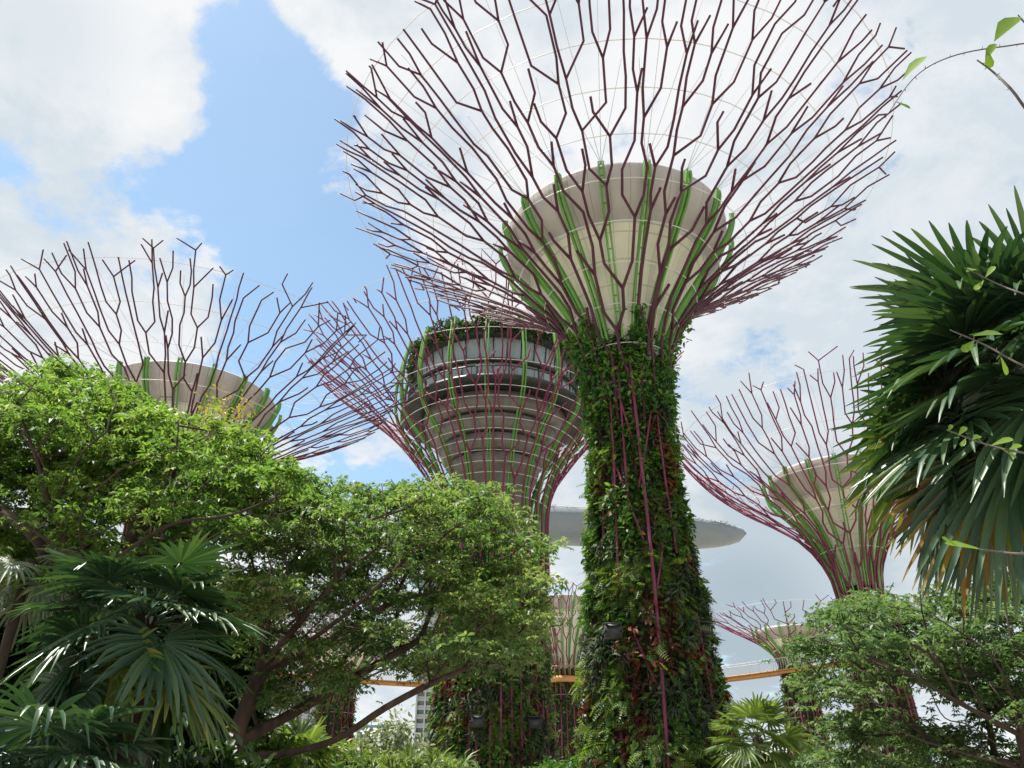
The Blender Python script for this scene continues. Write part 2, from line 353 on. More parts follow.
def branches(root, prof, N, seed, tr, mt, trunk_r, z_base, cell=2.0, step=1.5, phase=0.0, leg=0.3, start=2.0, spur=.22, tie=.6):
    """steel tubes that climb the trunk, then fork and zigzag outwards over a flared surface, keeping their distance"""
    r = random.Random(seed); L = prof.L; TAU = 2 * math.pi
    st = []; polys = [[] for _ in range(N)]; thetas = []
    for k in range(N):
        th = phase + TAU * (k + r.uniform(-.12, .12)) / N; thetas.append(th)
        st.append(dict(th=th, l=0.0, pts=[(th, 0.0)], own=k, nxt=start * r.uniform(.5, 1.3), end=L * r.uniform(.93, 1.0), mode='r'))
    live = st
    while live:
        live.sort(key=lambda q: q['l'])
        c = live[0]
        l1 = c['l'] + (c['nxt'] if c['mode'] == 'r' else step * r.uniform(.65, 1.1))
        done = l1 > c['end'] - .45
        l1 = min(l1, c['end']); rr = float(prof.at(l1)[0])
        gl = gr = TAU
        for q in live:
            if q is c: continue
            d = (q['th'] - c['th'] + math.pi) % TAU - math.pi
            if d >= 0: gr = min(gr, d)
            else: gl = min(gl, -d)
        gl, gr = min(gl * rr, 5.0), min(gr * rr, 5.0); av = (gl + gr) / 2
        if c['mode'] == 'r':          # straight piece
            c['pts'].append((c['th'], l1)); c['l'] = l1; c['mode'] = 'd'
            if done: polys[c['own']].append(c['pts']); live.remove(c); continue
            c['av'] = av
            continue
        dl = l1 - c['l']
        if av > cell * r.uniform(.85, 1.35) and not (done and r.random() < .4):
            kids = []
            for sg, g_ in ((-1, gl), (1, gr)):
                lat = min(g_ * r.uniform(.30, .62), dl * r.uniform(.75, 1.5))
                kids.append(c['th'] + sg * lat / rr)
            r.shuffle(kids); base = (c['th'], c['l'])
            for i, th in enumerate(kids):
                p = c['pts'] if i == 0 else [base]
                p.append((th, l1))
                if done: polys[c['own']].append(p); continue
                if i == 1 and r.random() < spur and c['l'] > L * .2:
                    p.append((th + (th - c['th']) * r.uniform(-.1, .1), min(L, l1 + r.uniform(.4, 1.3)))); polys[c['own']].append(p); continue
                live.append(dict(th=th, l=l1, pts=p, own=c['own'], nxt=step * r.uniform(.7, 1.7), end=L * r.uniform(.90, 1.0), mode='r'))
            live.remove(c)
        else:
            u = r.random()
            if u < .30:      # straight on
                lat = (gr - gl) * .15
            else:            # a Y with one free end
                sg = 1 if gr > gl else -1
                if r.random() < .25: sg = -sg
                lat = sg * min(dl * r.uniform(.45, 1.0), (gr if sg > 0 else gl) * r.uniform(.3, .6))
                if u < .85 and c['l'] > L * .15:
                    og = gl if sg > 0 else gr; dd = r.uniform(.9, 1.7)
                    polys[c['own']].append([(c['th'], c['l']), (c['th'] - sg * min(dd * 1.0, .55 * og) / rr, min(L, c['l'] + dd))])
            c['th'] += lat / rr; c['l'] = l1; c['pts'].append((c['th'], l1)); c['mode'] = 'r'; c['nxt'] = step * r.uniform(.7, 1.7)
            if done: polys[c['own']].append(c['pts']); live.remove(c)
    for k in range(N):
        th0 = thetas[k]; mb = MB()
        for p in polys[k]:
            q = []
            for (a, l0), (b, l1) in zip(p[:-1], p[1:]):
                n = max(1, int((l1 - l0) / 1.2))
                for i in range(n): q.append((a + (b - a) * i / n, l0 + (l1 - l0) * i / n))
            q.append(p[-1])
            pts = np.array([prof.xyz(a, l) for a, l in q])
            ls = np.array([l for a, l in q]) / L
            mb.tube(pts, tr * (1.12 - 0.56 * ls), 7)
        zt = float(prof.at(0)[1]); r0 = float(prof.at(0)[0]); zs = np.linspace(zt, z_base, 12)
        wob = r.uniform(-.04, .04)
        mb.tube([[(r0 if i == 0 else trunk_r(z) + leg) * math.cos(th0 + wob * i / 11), (r0 if i == 0 else trunk_r(z) + leg) * math.sin(th0 + wob * i / 11), z] for i, z in enumerate(zs)], tr * 1.05, 7)
        if r.random() < tie:     # slanting tie between this rib and the next
            za = r.uniform(z_base + 3, zt - 3); w2 = TAU / N * r.choice((-1, 1)); h = r.uniform(2.5, 4)
            mb.tube([[(trunk_r(za + h * t) + leg) * math.cos(th0 + w2 * t), (trunk_r(za + h * t) + leg) * math.sin(th0 + w2 * t), za + h * t] for t in (0, .5, 1)], tr * .85, 6)
        mb.build('branch', mt, root)

def rings(root, prof, ls, seg=40, rad=0.02, inner=0.0):
    for l in ls:
        r, z = prof.at(l); mb = MB()
        th = np.linspace(0, 2 * math.pi, seg + 1)
        mb.tube(np.stack([(r - inner) * np.cos(th), (r - inner) * np.sin(th), np.full(seg + 1, z)], -1), rad, 5, cap=False)
        mb.build('cable_ring', M['cable'], root)

def fins(root, pts, n, mt, depth=0.26, gap=0.115, thick=0.10, phase=0.0):
    c = catmull(pts, 8); t = np.gradient(c, axis=0); t /= np.linalg.norm(t, axis=1)[:, None]
    nn = np.stack([t[:, 1], -t[:, 0]], -1)      # outward normal in the (r,z) plane
    m = len(c)
    for k in range(n):
        th = phase + 2 * math.pi * k / n; e = np.array([math.cos(th), math.sin(th), 0]); s = np.array([-math.sin(th), math.cos(th), 0]); up = np.array([0, 0, 1.0])
        mb = MB()
        for sg in (-1, 1):
            V = []
            for i in range(m):
                for (o, w) in ((0, -thick / 2), (0, thick / 2), (depth, thick / 2), (depth, -thick / 2)):
                    q = c[i] + nn[i] * o; V.append(e * q[0] + up * q[1] + s * (sg * gap + w))
            F = []
            for i in range(m - 1):
                for j in range(4): F.append([i * 4 + j, i * 4 + (j + 1) % 4, i * 4 + 4 + (j + 1) % 4, i * 4 + 4 + j])
            F += [[0, 1, 2, 3], [m * 4 - 1, m * 4 - 2, m * 4 - 3, m * 4 - 4]]
            mb.add(V, [F])
        for i in range(2, m, 4):     # small ties between the two plates
            q = c[i] + nn[i] * depth * .5; mb.box(e * q[0] + up * q[1], (2 * gap, 0.05, 0.05), np.array([s, e, up]))
        mb.build('fin', mt, root)

def planting(root, trunk_r, z0, z1, seed, dens, sizes, thick=0.35, back=0.5, parts=('vine', 'fern', 'tuft', 'red'), front=-math.pi / 2):
    """plants on all sides of a trunk, in patches of one kind"""
    g = np.random.default_rng(seed)
    area = 2 * math.pi * trunk_r((z0 + z1) / 2) * (z1 - z0)
    n = int(area * dens)
    z = g.uniform(z0, z1, n); th = g.uniform(-math.pi, math.pi, n)
    keep = (np.cos(th - front) > -0.25) | (g.random(n) < back); z, th = z[keep], th[keep]; n = len(z)
    # patches: nearest of a set of random seeds decides the kind
    ns = max(30, int(area * 1.1)); sz = g.uniform(z0, z1, ns); sth = g.uniform(-math.pi, math.pi, ns)
    rm = trunk_r((z0 + z1) / 2)
    kind = np.empty(n, int); sk = g.choice(4, ns, p=[.40, .29, .18, .13]); sb = g.uniform(.05, 1, ns)
    hi = (z0 + z1) * .5
    sk = np.where((sz > hi) & (g.random(ns) < .45), 0, sk)
    bulge = np.empty(n)
    sk = np.where((sz < hi) & (sk == 0) & (g.random(ns) < .38), g.choice([2, 3, 1], ns), sk)
    for a in range(0, n, 4000):
        d = ((z[a:a + 4000, None] - sz[None]) / 1.9) ** 2 + ((((th[a:a + 4000, None] - sth[None] + math.pi) % (2 * math.pi)) - math.pi) * rm) ** 2
        j = d.argmin(1); kind[a:a + 4000] = sk[j]; bulge[a:a + 4000] = sb[j]
    stray = g.random(n) < .30; kind = np.where(stray, g.choice(4, n, p=[.5, .22, .16, .12]), kind)
    bare = bulge < .17; keep = ~bare | (g.random(n) < .22)          # thin spots where the felt shows
    z, th, kind, bulge = z[keep], th[keep], kind[keep], bulge[keep]; n = len(z)
    rr = np.array([trunk_r(q) for q in z]) + thick * bulge * g.uniform(.1, 1.0, n) * (1.1 - .5 * z / z1)
    pos = np.stack([rr * np.cos(th), rr * np.sin(th), z], -1)
    outw = np.stack([np.cos(th), np.sin(th), np.zeros(n)], -1)
    side = np.stack([-np.sin(th), np.cos(th), np.zeros(n)], -1)
    up = np.array([0, 0, 1.0])
    for k, (nm, mt, T) in enumerate((('climbing_vine', M['vine'], LEAF), ('fern', M['fern'], FERN), ('spiky_tuft', M['tuft'], TUFT), ('red_foliage', M['red'], LEAF))):
        s = kind == k
        if k in (1, 2): s &= g.random(n) < .45
        m = s.sum()
        if not m: continue
        D = outw[s] * g.uniform(.3, 1, m)[:, None] + side[s] * g.normal(0, .6, m)[:, None] + up * g.uniform(-1.1, .25, m)[:, None]
        U = outw[s] * .8 + up * g.uniform(.2, 1, m)[:, None] + g.normal(0, .35, (m, 3))
        mb = MB(); mb.inst(T, pos[s], D, U, sizes[k] * g.uniform(.6, 1.35, m))
        mb.build(nm, mt, root, kind='stuff')

def trunk_fn(pts):
    zs = [p[1] for p in pts]; rs = [p[0] for p in pts]
    return lambda z: float(np.interp(z, zs, rs))

def tree_tower(X, Y, label, tp, bp, cone, disc, fin, N, seed, tr, purple, nf=18, dens=60, sizes=(.28, .55, .5, .28), ringn=9, thick=.35, leg=.28, plant_top=None, spokes=True, cell=.88, step=1.3, tie=.6):
    root = E('tree_tower', (X, Y, 0), label, 'tree tower', 'steel tree towers with plant-covered trunks')
    tf = trunk_fn(tp); ztop = tp[-1][1]
    mb = MB(); mb.revolve([(tf(z), z) for z in np.linspace(0, ztop, 14)] + [(0.05, ztop)], 40); mb.build('trunk', M['panel'], root, smooth=False)
    mb = MB(); mb.revolve(catmull(cone, 6), 72); mb.build('inner_funnel', M['cream'], root, smooth=True)
    mb = MB(); mb.revolve(catmull(disc[:-1], 5).tolist() + [disc[-1], (disc[-1][0] * .6, disc[-1][1] - .25), (0.05, disc[-1][1] - .3)], 72); mb.build('outer_bowl', M['pale'], root, smooth=False)
    mb = MB(); q = disc[0]; mb.revolve([(q[0] - .16, q[1] - .09), (q[0] + .03, q[1] - .06), (q[0] + .05, q[1] + .05), (q[0] - .12, q[1] + .02)], 72, closed=True); mb.build('bowl_seam', M['cable'], root)
    fins(root, fin, nf, M['green'], phase=.1 * seed)
    prof = Prof(bp)
    branches(root, prof, N, seed, tr, purple, tf, 0.0, phase=.07 * seed, leg=leg, cell=cell, step=step, tie=tie)
    rings(root, prof, np.linspace(prof.L * .05, prof.L * .93, ringn), 44, 0.022)
    if spokes:      # thin stay wires from the fin ends out to the branches
        mb = MB()
        for k in range(nf):
            th = .1 * seed + 2 * math.pi * k / nf; a = np.array([fin[-1][0] * math.cos(th), fin[-1][0] * math.sin(th), fin[-1][1]])
            for dth, fr in ((-.14, .72), (.14, .72), (-.07, .9), (.07, .9)):
                mb.tube([a, prof.xyz(th + dth, prof.L * fr)], .014, 4)
        mb.build('stay_wire', M['cable'], root)
    planting(root, tf, 0, plant_top or ztop, seed + 50, dens, sizes, thick)
    return root, prof, tf

# the tall one in the middle
main, mprof, mtf = tree_tower(5.95, 35, 'tallest tree tower, nearest to the viewer, with leafy vines all over its trunk', [(2.9, 0), (2.6, 4), (2.15, 10), (1.72, 16), (1.65, 22)],
    [(2.05, 19), (2.3, 22), (3.15, 24.4), (5.0, 26.8), (7.7, 29.0), (10.8, 31.2), (14.0, 33.3), (17.1, 35.2)],
    [(1.75, 19.5), (1.85, 22), (2.6, 24.5), (3.7, 26.5), (4.8, 27.9)], [(4.86, 27.95), (5.75, 28.8), (6.2, 29.7), (6.3, 30.5), (6.2, 30.6)],
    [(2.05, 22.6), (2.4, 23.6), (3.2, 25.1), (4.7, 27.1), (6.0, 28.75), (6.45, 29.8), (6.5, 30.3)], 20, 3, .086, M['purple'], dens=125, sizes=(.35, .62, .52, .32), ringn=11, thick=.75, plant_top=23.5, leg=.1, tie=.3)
def neck_vines(root, prof, tf, seed):
    """climbers that have run up the first metres of some ribs, and trailing strands on the trunk"""
    gg = np.random.default_rng(seed); mb = MB()
    for th0 in np.linspace(0, 2 * math.pi, 19)[:-1]:
        th = th0 + gg.uniform(-.12, .12)
        hgt = prof.L * gg.choice([.10, .16, .22, .29], p=[.2, .3, .3, .2])
        n = int(hgt * 120); l = gg.uniform(0, 1, n) ** 1.3 * hgt; r = np.interp(l, prof.d, prof.c[:, 0]); z = np.interp(l, prof.d, prof.c[:, 1])
        t = th + gg.normal(0, .35, n) / r * (1 - .4 * l / hgt); r = r + gg.normal(-.1, .22, n)
        pos = np.stack([r * np.cos(t), r * np.sin(t), z + gg.normal(0, .2, n)], -1)
        D = gg.normal(0, 1, (n, 3)); D[:, 2] -= .6; U = gg.normal(0, .5, (n, 3)); U[:, 2] += .8
        mb.inst(LEAF, pos, D, U, gg.uniform(.2, .42, n))
    for i in range(70):      # hanging strands
        th = gg.uniform(-math.pi, math.pi); z0 = gg.uniform(4, 21); ln = gg.uniform(1, 3); n = int(ln * 14)
        z = z0 - np.linspace(0, ln, n); r = np.array([tf(q) for q in z]) + .40 + .25 * np.sin(np.linspace(0, 3, n) + i); t = th + gg.normal(0, .03, n)
        pos = np.stack([r * np.cos(t), r * np.sin(t), z], -1); D = gg.normal(0, .8, (n, 3)); D[:, 2] -= .8; U = np.tile([0, 0, 1.], (n, 1)) + gg.normal(0, .4, (n, 3))
        mb.inst(LEAF, pos, D, U, gg.uniform(.18, .36, n))
    mb.build('neck_vine', M['vine'], root, kind='stuff')
neck_vines(main, mprof, mtf, 5)
# one bare rib that stands proud of the leaves at the front
rb = MB()
a0 = -1.66
rb.tube([[(mtf(z) + .56) * math.cos(a0 + .10 * math.sin(z * .13)), (mtf(z) + .56) * math.sin(a0 + .10 * math.sin(z * .13)), z] for z in np.linspace(0, 21, 22)], .072, 8)
for za, zb, da in ((8.5, 12.5, .42), (6, 8.2, -.3), (12, 15.5, -.42), (14.5, 18.5, .45), (16.5, 20.5, -.38)):
    rb.tube([[(mtf(za + (zb - za) * t) + .42) * math.cos(a0 + da * t), (mtf(za + (zb - za) * t) + .42) * math.sin(a0 + da * t), za + (zb - za) * t] for t in (0, .5, 1)], .05, 7)
for a1, z0, z1 in ((-2.15, 10, 20.5), (-1.05, 11.5, 20.5), (-1.9, 14, 21), (-.8, 1, 9)):
    rb.tube([[(mtf(z) + .42) * math.cos(a1), (mtf(z) + .42) * math.sin(a1), z] for z in np.linspace(z0, z1, 6)], .055, 7)
rb.build('bare_rib', M['purple_far'], main)

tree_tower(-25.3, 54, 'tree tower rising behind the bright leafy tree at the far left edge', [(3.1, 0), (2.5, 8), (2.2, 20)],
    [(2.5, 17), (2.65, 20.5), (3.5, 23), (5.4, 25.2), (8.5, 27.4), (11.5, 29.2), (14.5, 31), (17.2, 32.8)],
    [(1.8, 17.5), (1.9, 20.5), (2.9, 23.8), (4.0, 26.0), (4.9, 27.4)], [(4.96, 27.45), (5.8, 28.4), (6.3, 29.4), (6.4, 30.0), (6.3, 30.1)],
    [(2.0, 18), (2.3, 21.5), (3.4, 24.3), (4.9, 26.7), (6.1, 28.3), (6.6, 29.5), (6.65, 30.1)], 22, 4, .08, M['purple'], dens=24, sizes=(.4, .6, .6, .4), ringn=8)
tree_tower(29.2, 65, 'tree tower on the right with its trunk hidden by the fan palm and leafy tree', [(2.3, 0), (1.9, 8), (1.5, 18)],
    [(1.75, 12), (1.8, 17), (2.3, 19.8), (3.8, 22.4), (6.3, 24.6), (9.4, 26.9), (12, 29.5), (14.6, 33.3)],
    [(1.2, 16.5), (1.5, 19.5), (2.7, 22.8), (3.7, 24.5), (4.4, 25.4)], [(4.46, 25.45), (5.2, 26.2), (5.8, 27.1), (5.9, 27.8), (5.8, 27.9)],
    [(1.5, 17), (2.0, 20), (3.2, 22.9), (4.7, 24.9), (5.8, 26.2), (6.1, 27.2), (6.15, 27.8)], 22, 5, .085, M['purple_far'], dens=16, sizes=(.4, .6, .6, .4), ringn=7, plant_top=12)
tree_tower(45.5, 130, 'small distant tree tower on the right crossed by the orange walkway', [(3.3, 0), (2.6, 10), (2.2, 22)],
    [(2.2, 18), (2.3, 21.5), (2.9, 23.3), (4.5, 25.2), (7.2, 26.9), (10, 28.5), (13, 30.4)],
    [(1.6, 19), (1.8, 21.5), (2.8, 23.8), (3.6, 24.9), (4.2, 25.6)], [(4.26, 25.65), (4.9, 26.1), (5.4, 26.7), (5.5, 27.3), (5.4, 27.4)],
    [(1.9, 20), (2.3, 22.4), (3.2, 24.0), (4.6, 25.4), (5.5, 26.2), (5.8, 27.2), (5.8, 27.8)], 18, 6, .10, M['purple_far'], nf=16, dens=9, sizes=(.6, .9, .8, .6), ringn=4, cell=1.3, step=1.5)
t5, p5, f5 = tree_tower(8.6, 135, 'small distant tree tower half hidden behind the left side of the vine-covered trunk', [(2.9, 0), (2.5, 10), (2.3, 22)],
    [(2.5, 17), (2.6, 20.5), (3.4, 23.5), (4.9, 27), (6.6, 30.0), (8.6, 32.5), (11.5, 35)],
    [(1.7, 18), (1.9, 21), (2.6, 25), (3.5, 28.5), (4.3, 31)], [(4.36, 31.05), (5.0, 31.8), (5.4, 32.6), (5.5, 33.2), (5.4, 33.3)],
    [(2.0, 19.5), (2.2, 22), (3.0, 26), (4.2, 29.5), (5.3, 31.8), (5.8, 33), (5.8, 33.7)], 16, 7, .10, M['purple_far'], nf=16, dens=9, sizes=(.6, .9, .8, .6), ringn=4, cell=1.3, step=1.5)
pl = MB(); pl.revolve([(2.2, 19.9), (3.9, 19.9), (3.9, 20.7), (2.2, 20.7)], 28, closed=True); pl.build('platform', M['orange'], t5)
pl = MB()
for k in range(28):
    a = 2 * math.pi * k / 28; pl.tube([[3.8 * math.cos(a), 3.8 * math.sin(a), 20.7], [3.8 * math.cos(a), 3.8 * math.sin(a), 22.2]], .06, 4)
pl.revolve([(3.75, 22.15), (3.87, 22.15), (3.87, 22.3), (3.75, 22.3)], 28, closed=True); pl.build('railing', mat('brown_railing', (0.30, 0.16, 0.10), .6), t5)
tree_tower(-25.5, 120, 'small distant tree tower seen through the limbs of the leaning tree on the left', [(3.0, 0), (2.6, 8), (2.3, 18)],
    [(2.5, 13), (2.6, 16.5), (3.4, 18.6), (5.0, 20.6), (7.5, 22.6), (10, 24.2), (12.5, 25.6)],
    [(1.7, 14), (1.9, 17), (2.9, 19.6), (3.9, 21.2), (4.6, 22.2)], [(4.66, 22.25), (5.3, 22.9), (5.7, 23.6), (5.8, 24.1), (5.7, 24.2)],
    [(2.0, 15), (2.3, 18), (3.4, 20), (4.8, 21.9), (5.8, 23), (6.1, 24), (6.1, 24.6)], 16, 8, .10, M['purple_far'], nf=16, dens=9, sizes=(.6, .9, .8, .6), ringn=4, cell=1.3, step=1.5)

# the tower with the round restaurant in its head
def restaurant_tower():
    X, Y = -1.75, 70
    root = E('tree_tower', (X, Y, 0), 'broad tree tower with a round glazed restaurant in its head and concrete core', 'tree tower', 'steel tree towers with plant-covered trunks')
    tf = trunk_fn([(5.0, 0), (4.6, 10), (4.25, 20), (4.1, 27)])
    mb = MB(); mb.revolve([(tf(z), z) for z in np.linspace(0, 22, 10)] + [(3.7, 22.0)], 48); mb.build('trunk', M['panel'], root)
    mb = MB(); mb.revolve([(3.5, 21.5), (3.5, 29.6), (4.2, 29.7), (4.5, 30.9), (3.7, 31.0)], 64); mb.build('concrete_core', M['concrete'], root)
    for i, (r0, z0, r1, z1) in enumerate(((4.9, 31.3, 5.3, 32.5), (5.7, 32.9, 6.2, 34.1), (6.7, 34.5, 7.2, 35.9))):
        mb = MB(); mb.revolve([(r0 - 1.8, z0 + .02), (r0, z0), (r1, z1), (r1 - 2.2, z1 - .05)], 72, closed=True); mb.build('soffit_ring', M['concrete'], root)
    mb = MB(); mb.revolve([(6.5, 35.95), (9.1, 35.95), (9.45, 36.1), (9.45, 36.4), (6.5, 36.4)], 72, closed=True); mb.build('balcony_ring', M['dark'], root)
    mb = MB(); mb.revolve([(9.30, 37.25), (9.38, 37.25), (9.38, 37.36), (9.30, 37.36)], 72, closed=True)
    for k in range(60): a = 2 * math.pi * k / 60; mb.tube([[9.34 * math.cos(a), 9.34 * math.sin(a), 36.4], [9.34 * math.cos(a), 9.34 * math.sin(a), 37.3]], .03, 4)
    mb.build('balcony_railing', M['dark'], root)
    mb = MB(); mb.revolve([(8.5, 36.45), (8.5, 38.1)], 36); mb.build('lower_glazing', M['glasspale'], root)
    mb = MB(); mb.revolve([(7.0, 38.12), (8.8, 38.12), (8.95, 38.3), (8.8, 38.5), (7.0, 38.5)], 72, closed=True); mb.build('floor_ring', M['dark'], root)
    mb = MB(); mb.revolve([(7.5, 38.6), (7.9, 41.2)], 36); mb.build('upper_glazing', M['glasspale'], root)
    mb = MB()
    for k in range(36):
        a = 2 * math.pi * k / 36; e = np.array([math.cos(a), math.sin(a)])
        mb.tube([[*(7.53 * e), 38.6], [*(7.93 * e), 41.2]], .06, 5); mb.tube([[*(8.53 * e), 36.4], [*(8.53 * e), 38.1]], .06, 5)
    mb.build('mullion', M['dark'], root)
    mb = MB(); mb.revolve([(0.1, 41.2), (8.4, 41.2), (8.6, 41.5), (8.5, 42.0), (0.1, 42.0)], 72); mb.build('roof_slab', M['dark'], root)
    gg = np.random.default_rng(12); n = 16000; t = gg.uniform(0, 2 * math.pi, n); r = 9.0 - gg.uniform(0, 1, n) ** 2 * 3.5; z = 42 + gg.uniform(0, 1, n) ** 1.4 * (1.2 + 1.0 * np.sin(t * 5) ** 2)
    mb = MB(); D = gg.normal(0, 1, (n, 3)); U = np.tile([0, 0, 1.], (n, 1)) + gg.normal(0, .4, (n, 3))
    mb.inst(LEAF, np.stack([r * np.cos(t), r * np.sin(t), z - (r > 8.6) * gg.uniform(0, 1.2, n)], -1), D, U, gg.uniform(.25, .55, n)); mb.build('roof_garden', M['roofleaf'], root, kind='stuff')
    fins(root, [(4.5, 20), (4.65, 26), (5.4, 29), (7.0, 32.2), (9.3, 35), (9.95, 38), (9.7, 41), (9.3, 43)], 18, M['green'], depth=.3, gap=.13, thick=.11, phase=.12)
    prof = Prof([(5.1, 20), (5.2, 26), (6.0, 29), (8.0, 32.0), (10.3, 34.8), (12.6, 37), (15.2, 39.2), (17.6, 41.1), (20, 43.2)])
    branches(root, prof, 36, 21, .10, M['purple_far'], tf, 0, leg=.22, cell=1.2, step=1.5, start=9.5, tie=.4)
    rings(root, prof, np.concatenate([np.linspace(prof.L * .22, prof.L * .56, 11), np.linspace(prof.L * .64, prof.L * .94, 4)]), 60, .03)
    planting(root, tf, 0, 20.5, 77, 60, (.42, .75, .65, .42), .55)
    return root, tf
tower, ttf = restaurant_tower()

# floodlights strapped to the trunks
def floodlight(px, py, Y, label, th=None, s=1.0):
    p = P(px, py, Y)
    o = E('floodlight', p, label, 'floodlight', 'floodlights fixed to the planted trunks')
    mb = MB(); mb.box((0, 0, 0), (.8 * s, .5 * s, .62 * s)); mb.box((0, -.27 * s, .33 * s), (.84 * s, .3 * s, .04 * s)); mb.build('housing', M['dark'], o)
    mb = MB(); mb.box((0, -.262 * s, 0), (.66 * s, .02 * s, .48 * s)); mb.build('lens', M['dark'], o)
    mb = MB(); mb.box((-.43 * s, .1 * s, 0), (.05 * s, .9 * s, .1 * s)); mb.box((.43 * s, .1 * s, 0), (.05 * s, .9 * s, .1 * s)); mb.box((0, .55 * s, 0), (.9 * s, .06 * s, .14 * s)); mb.build('bracket', M['dark'], o)
floodlight(478, 722, 64.6, 'dark floodlight box on the front of the broad planted trunk', s=1.25)
floodlight(535, 723, 65.4, 'dark floodlight box near the right edge of the broad planted trunk', s=1.25)
floodlight(613, 632, 32.3, 'black floodlight half buried in leaves on the left of the vine-covered trunk', s=.85)
floodlight(703, 630, 33.5, 'black floodlight at the right edge of the vine-covered trunk', s=.8)

# ------------------------------------------------------------------ hanging walkway
def walkway():
    pts = catmull(np.array([(-44, 128, 20.6), (-30, 137, 20.6), (-8, 146, 20.6), (10, 147, 20.6), (24, 144, 20.6), (35, 138, 20.6), (45, 127.0, 20.6), (52, 117, 20.6), (58, 104, 20.6)]), 10)
    root = E('walkway', (8, 147, 0), 'orange aerial walkway with mesh railings hung between the distant tree towers', 'footbridge')
    t = np.gradient(pts, axis=0); t[:, 2] = 0; t /= np.linalg.norm(t, axis=1)[:, None]; s = np.stack([t[:, 1], -t[:, 0], 0 * t[:, 0]], -1)
    def strip(a, b, z0, z1):
        V = np.stack([pts + s * a + [0, 0, z0], pts + s * b + [0, 0, z0], pts + s * b + [0, 0, z1], pts + s * a + [0, 0, z1]], 1); n = len(pts); F = []
        for i in range(n - 1):
            for j in range(4): F.append([i * 4 + j, i * 4 + (j + 1) % 4, i * 4 + 4 + (j + 1) % 4, i * 4 + 4 + j])
        F += [[0, 1, 2, 3], [n * 4 - 1, n * 4 - 2, n * 4 - 3, n * 4 - 4]]
        return V, [F]
    mb = MB(); mb.add(*strip(-1.1, 1.1, .45, .62)); mb.add(*strip(-.9, -.7, 0, .45)); mb.add(*strip(.7, .9, 0, .45))
    for i in range(0, len(pts), 1): mb.box(pts[i] + [0, 0, .25], (1.4, .14, .22), np.array([s[i], t[i], [0, 0, 1]]))
    mb.build('deck', M['orange'], root, world=True)
    for a in (-1.05, 1.05):
        mb = MB(); mb.tube(pts + s * a + [0, 0, 2.3], .05, 5)
        d = np.concatenate([[0], np.cumsum(np.linalg.norm(np.diff(pts, axis=0), axis=1))])
        for q in np.arange(.3, d[-1], .45):
            p = np.array([np.interp(q, d, (pts + s * a)[:, k]) for k in range(3)]); mb.tube([p + [0, 0, .6], p + [0, 0, 2.3]], .028, 4, cap=False)
        mb.build('railing', M['mesh'], root, world=True)
    mb = MB()
    for i in range(2, len(pts) - 2, 5):
        for a in (-1.05, 1.05):
            tgt = pts[i] + s[i] * a * 2 + [0, 0, 7]
    return root
walkway()

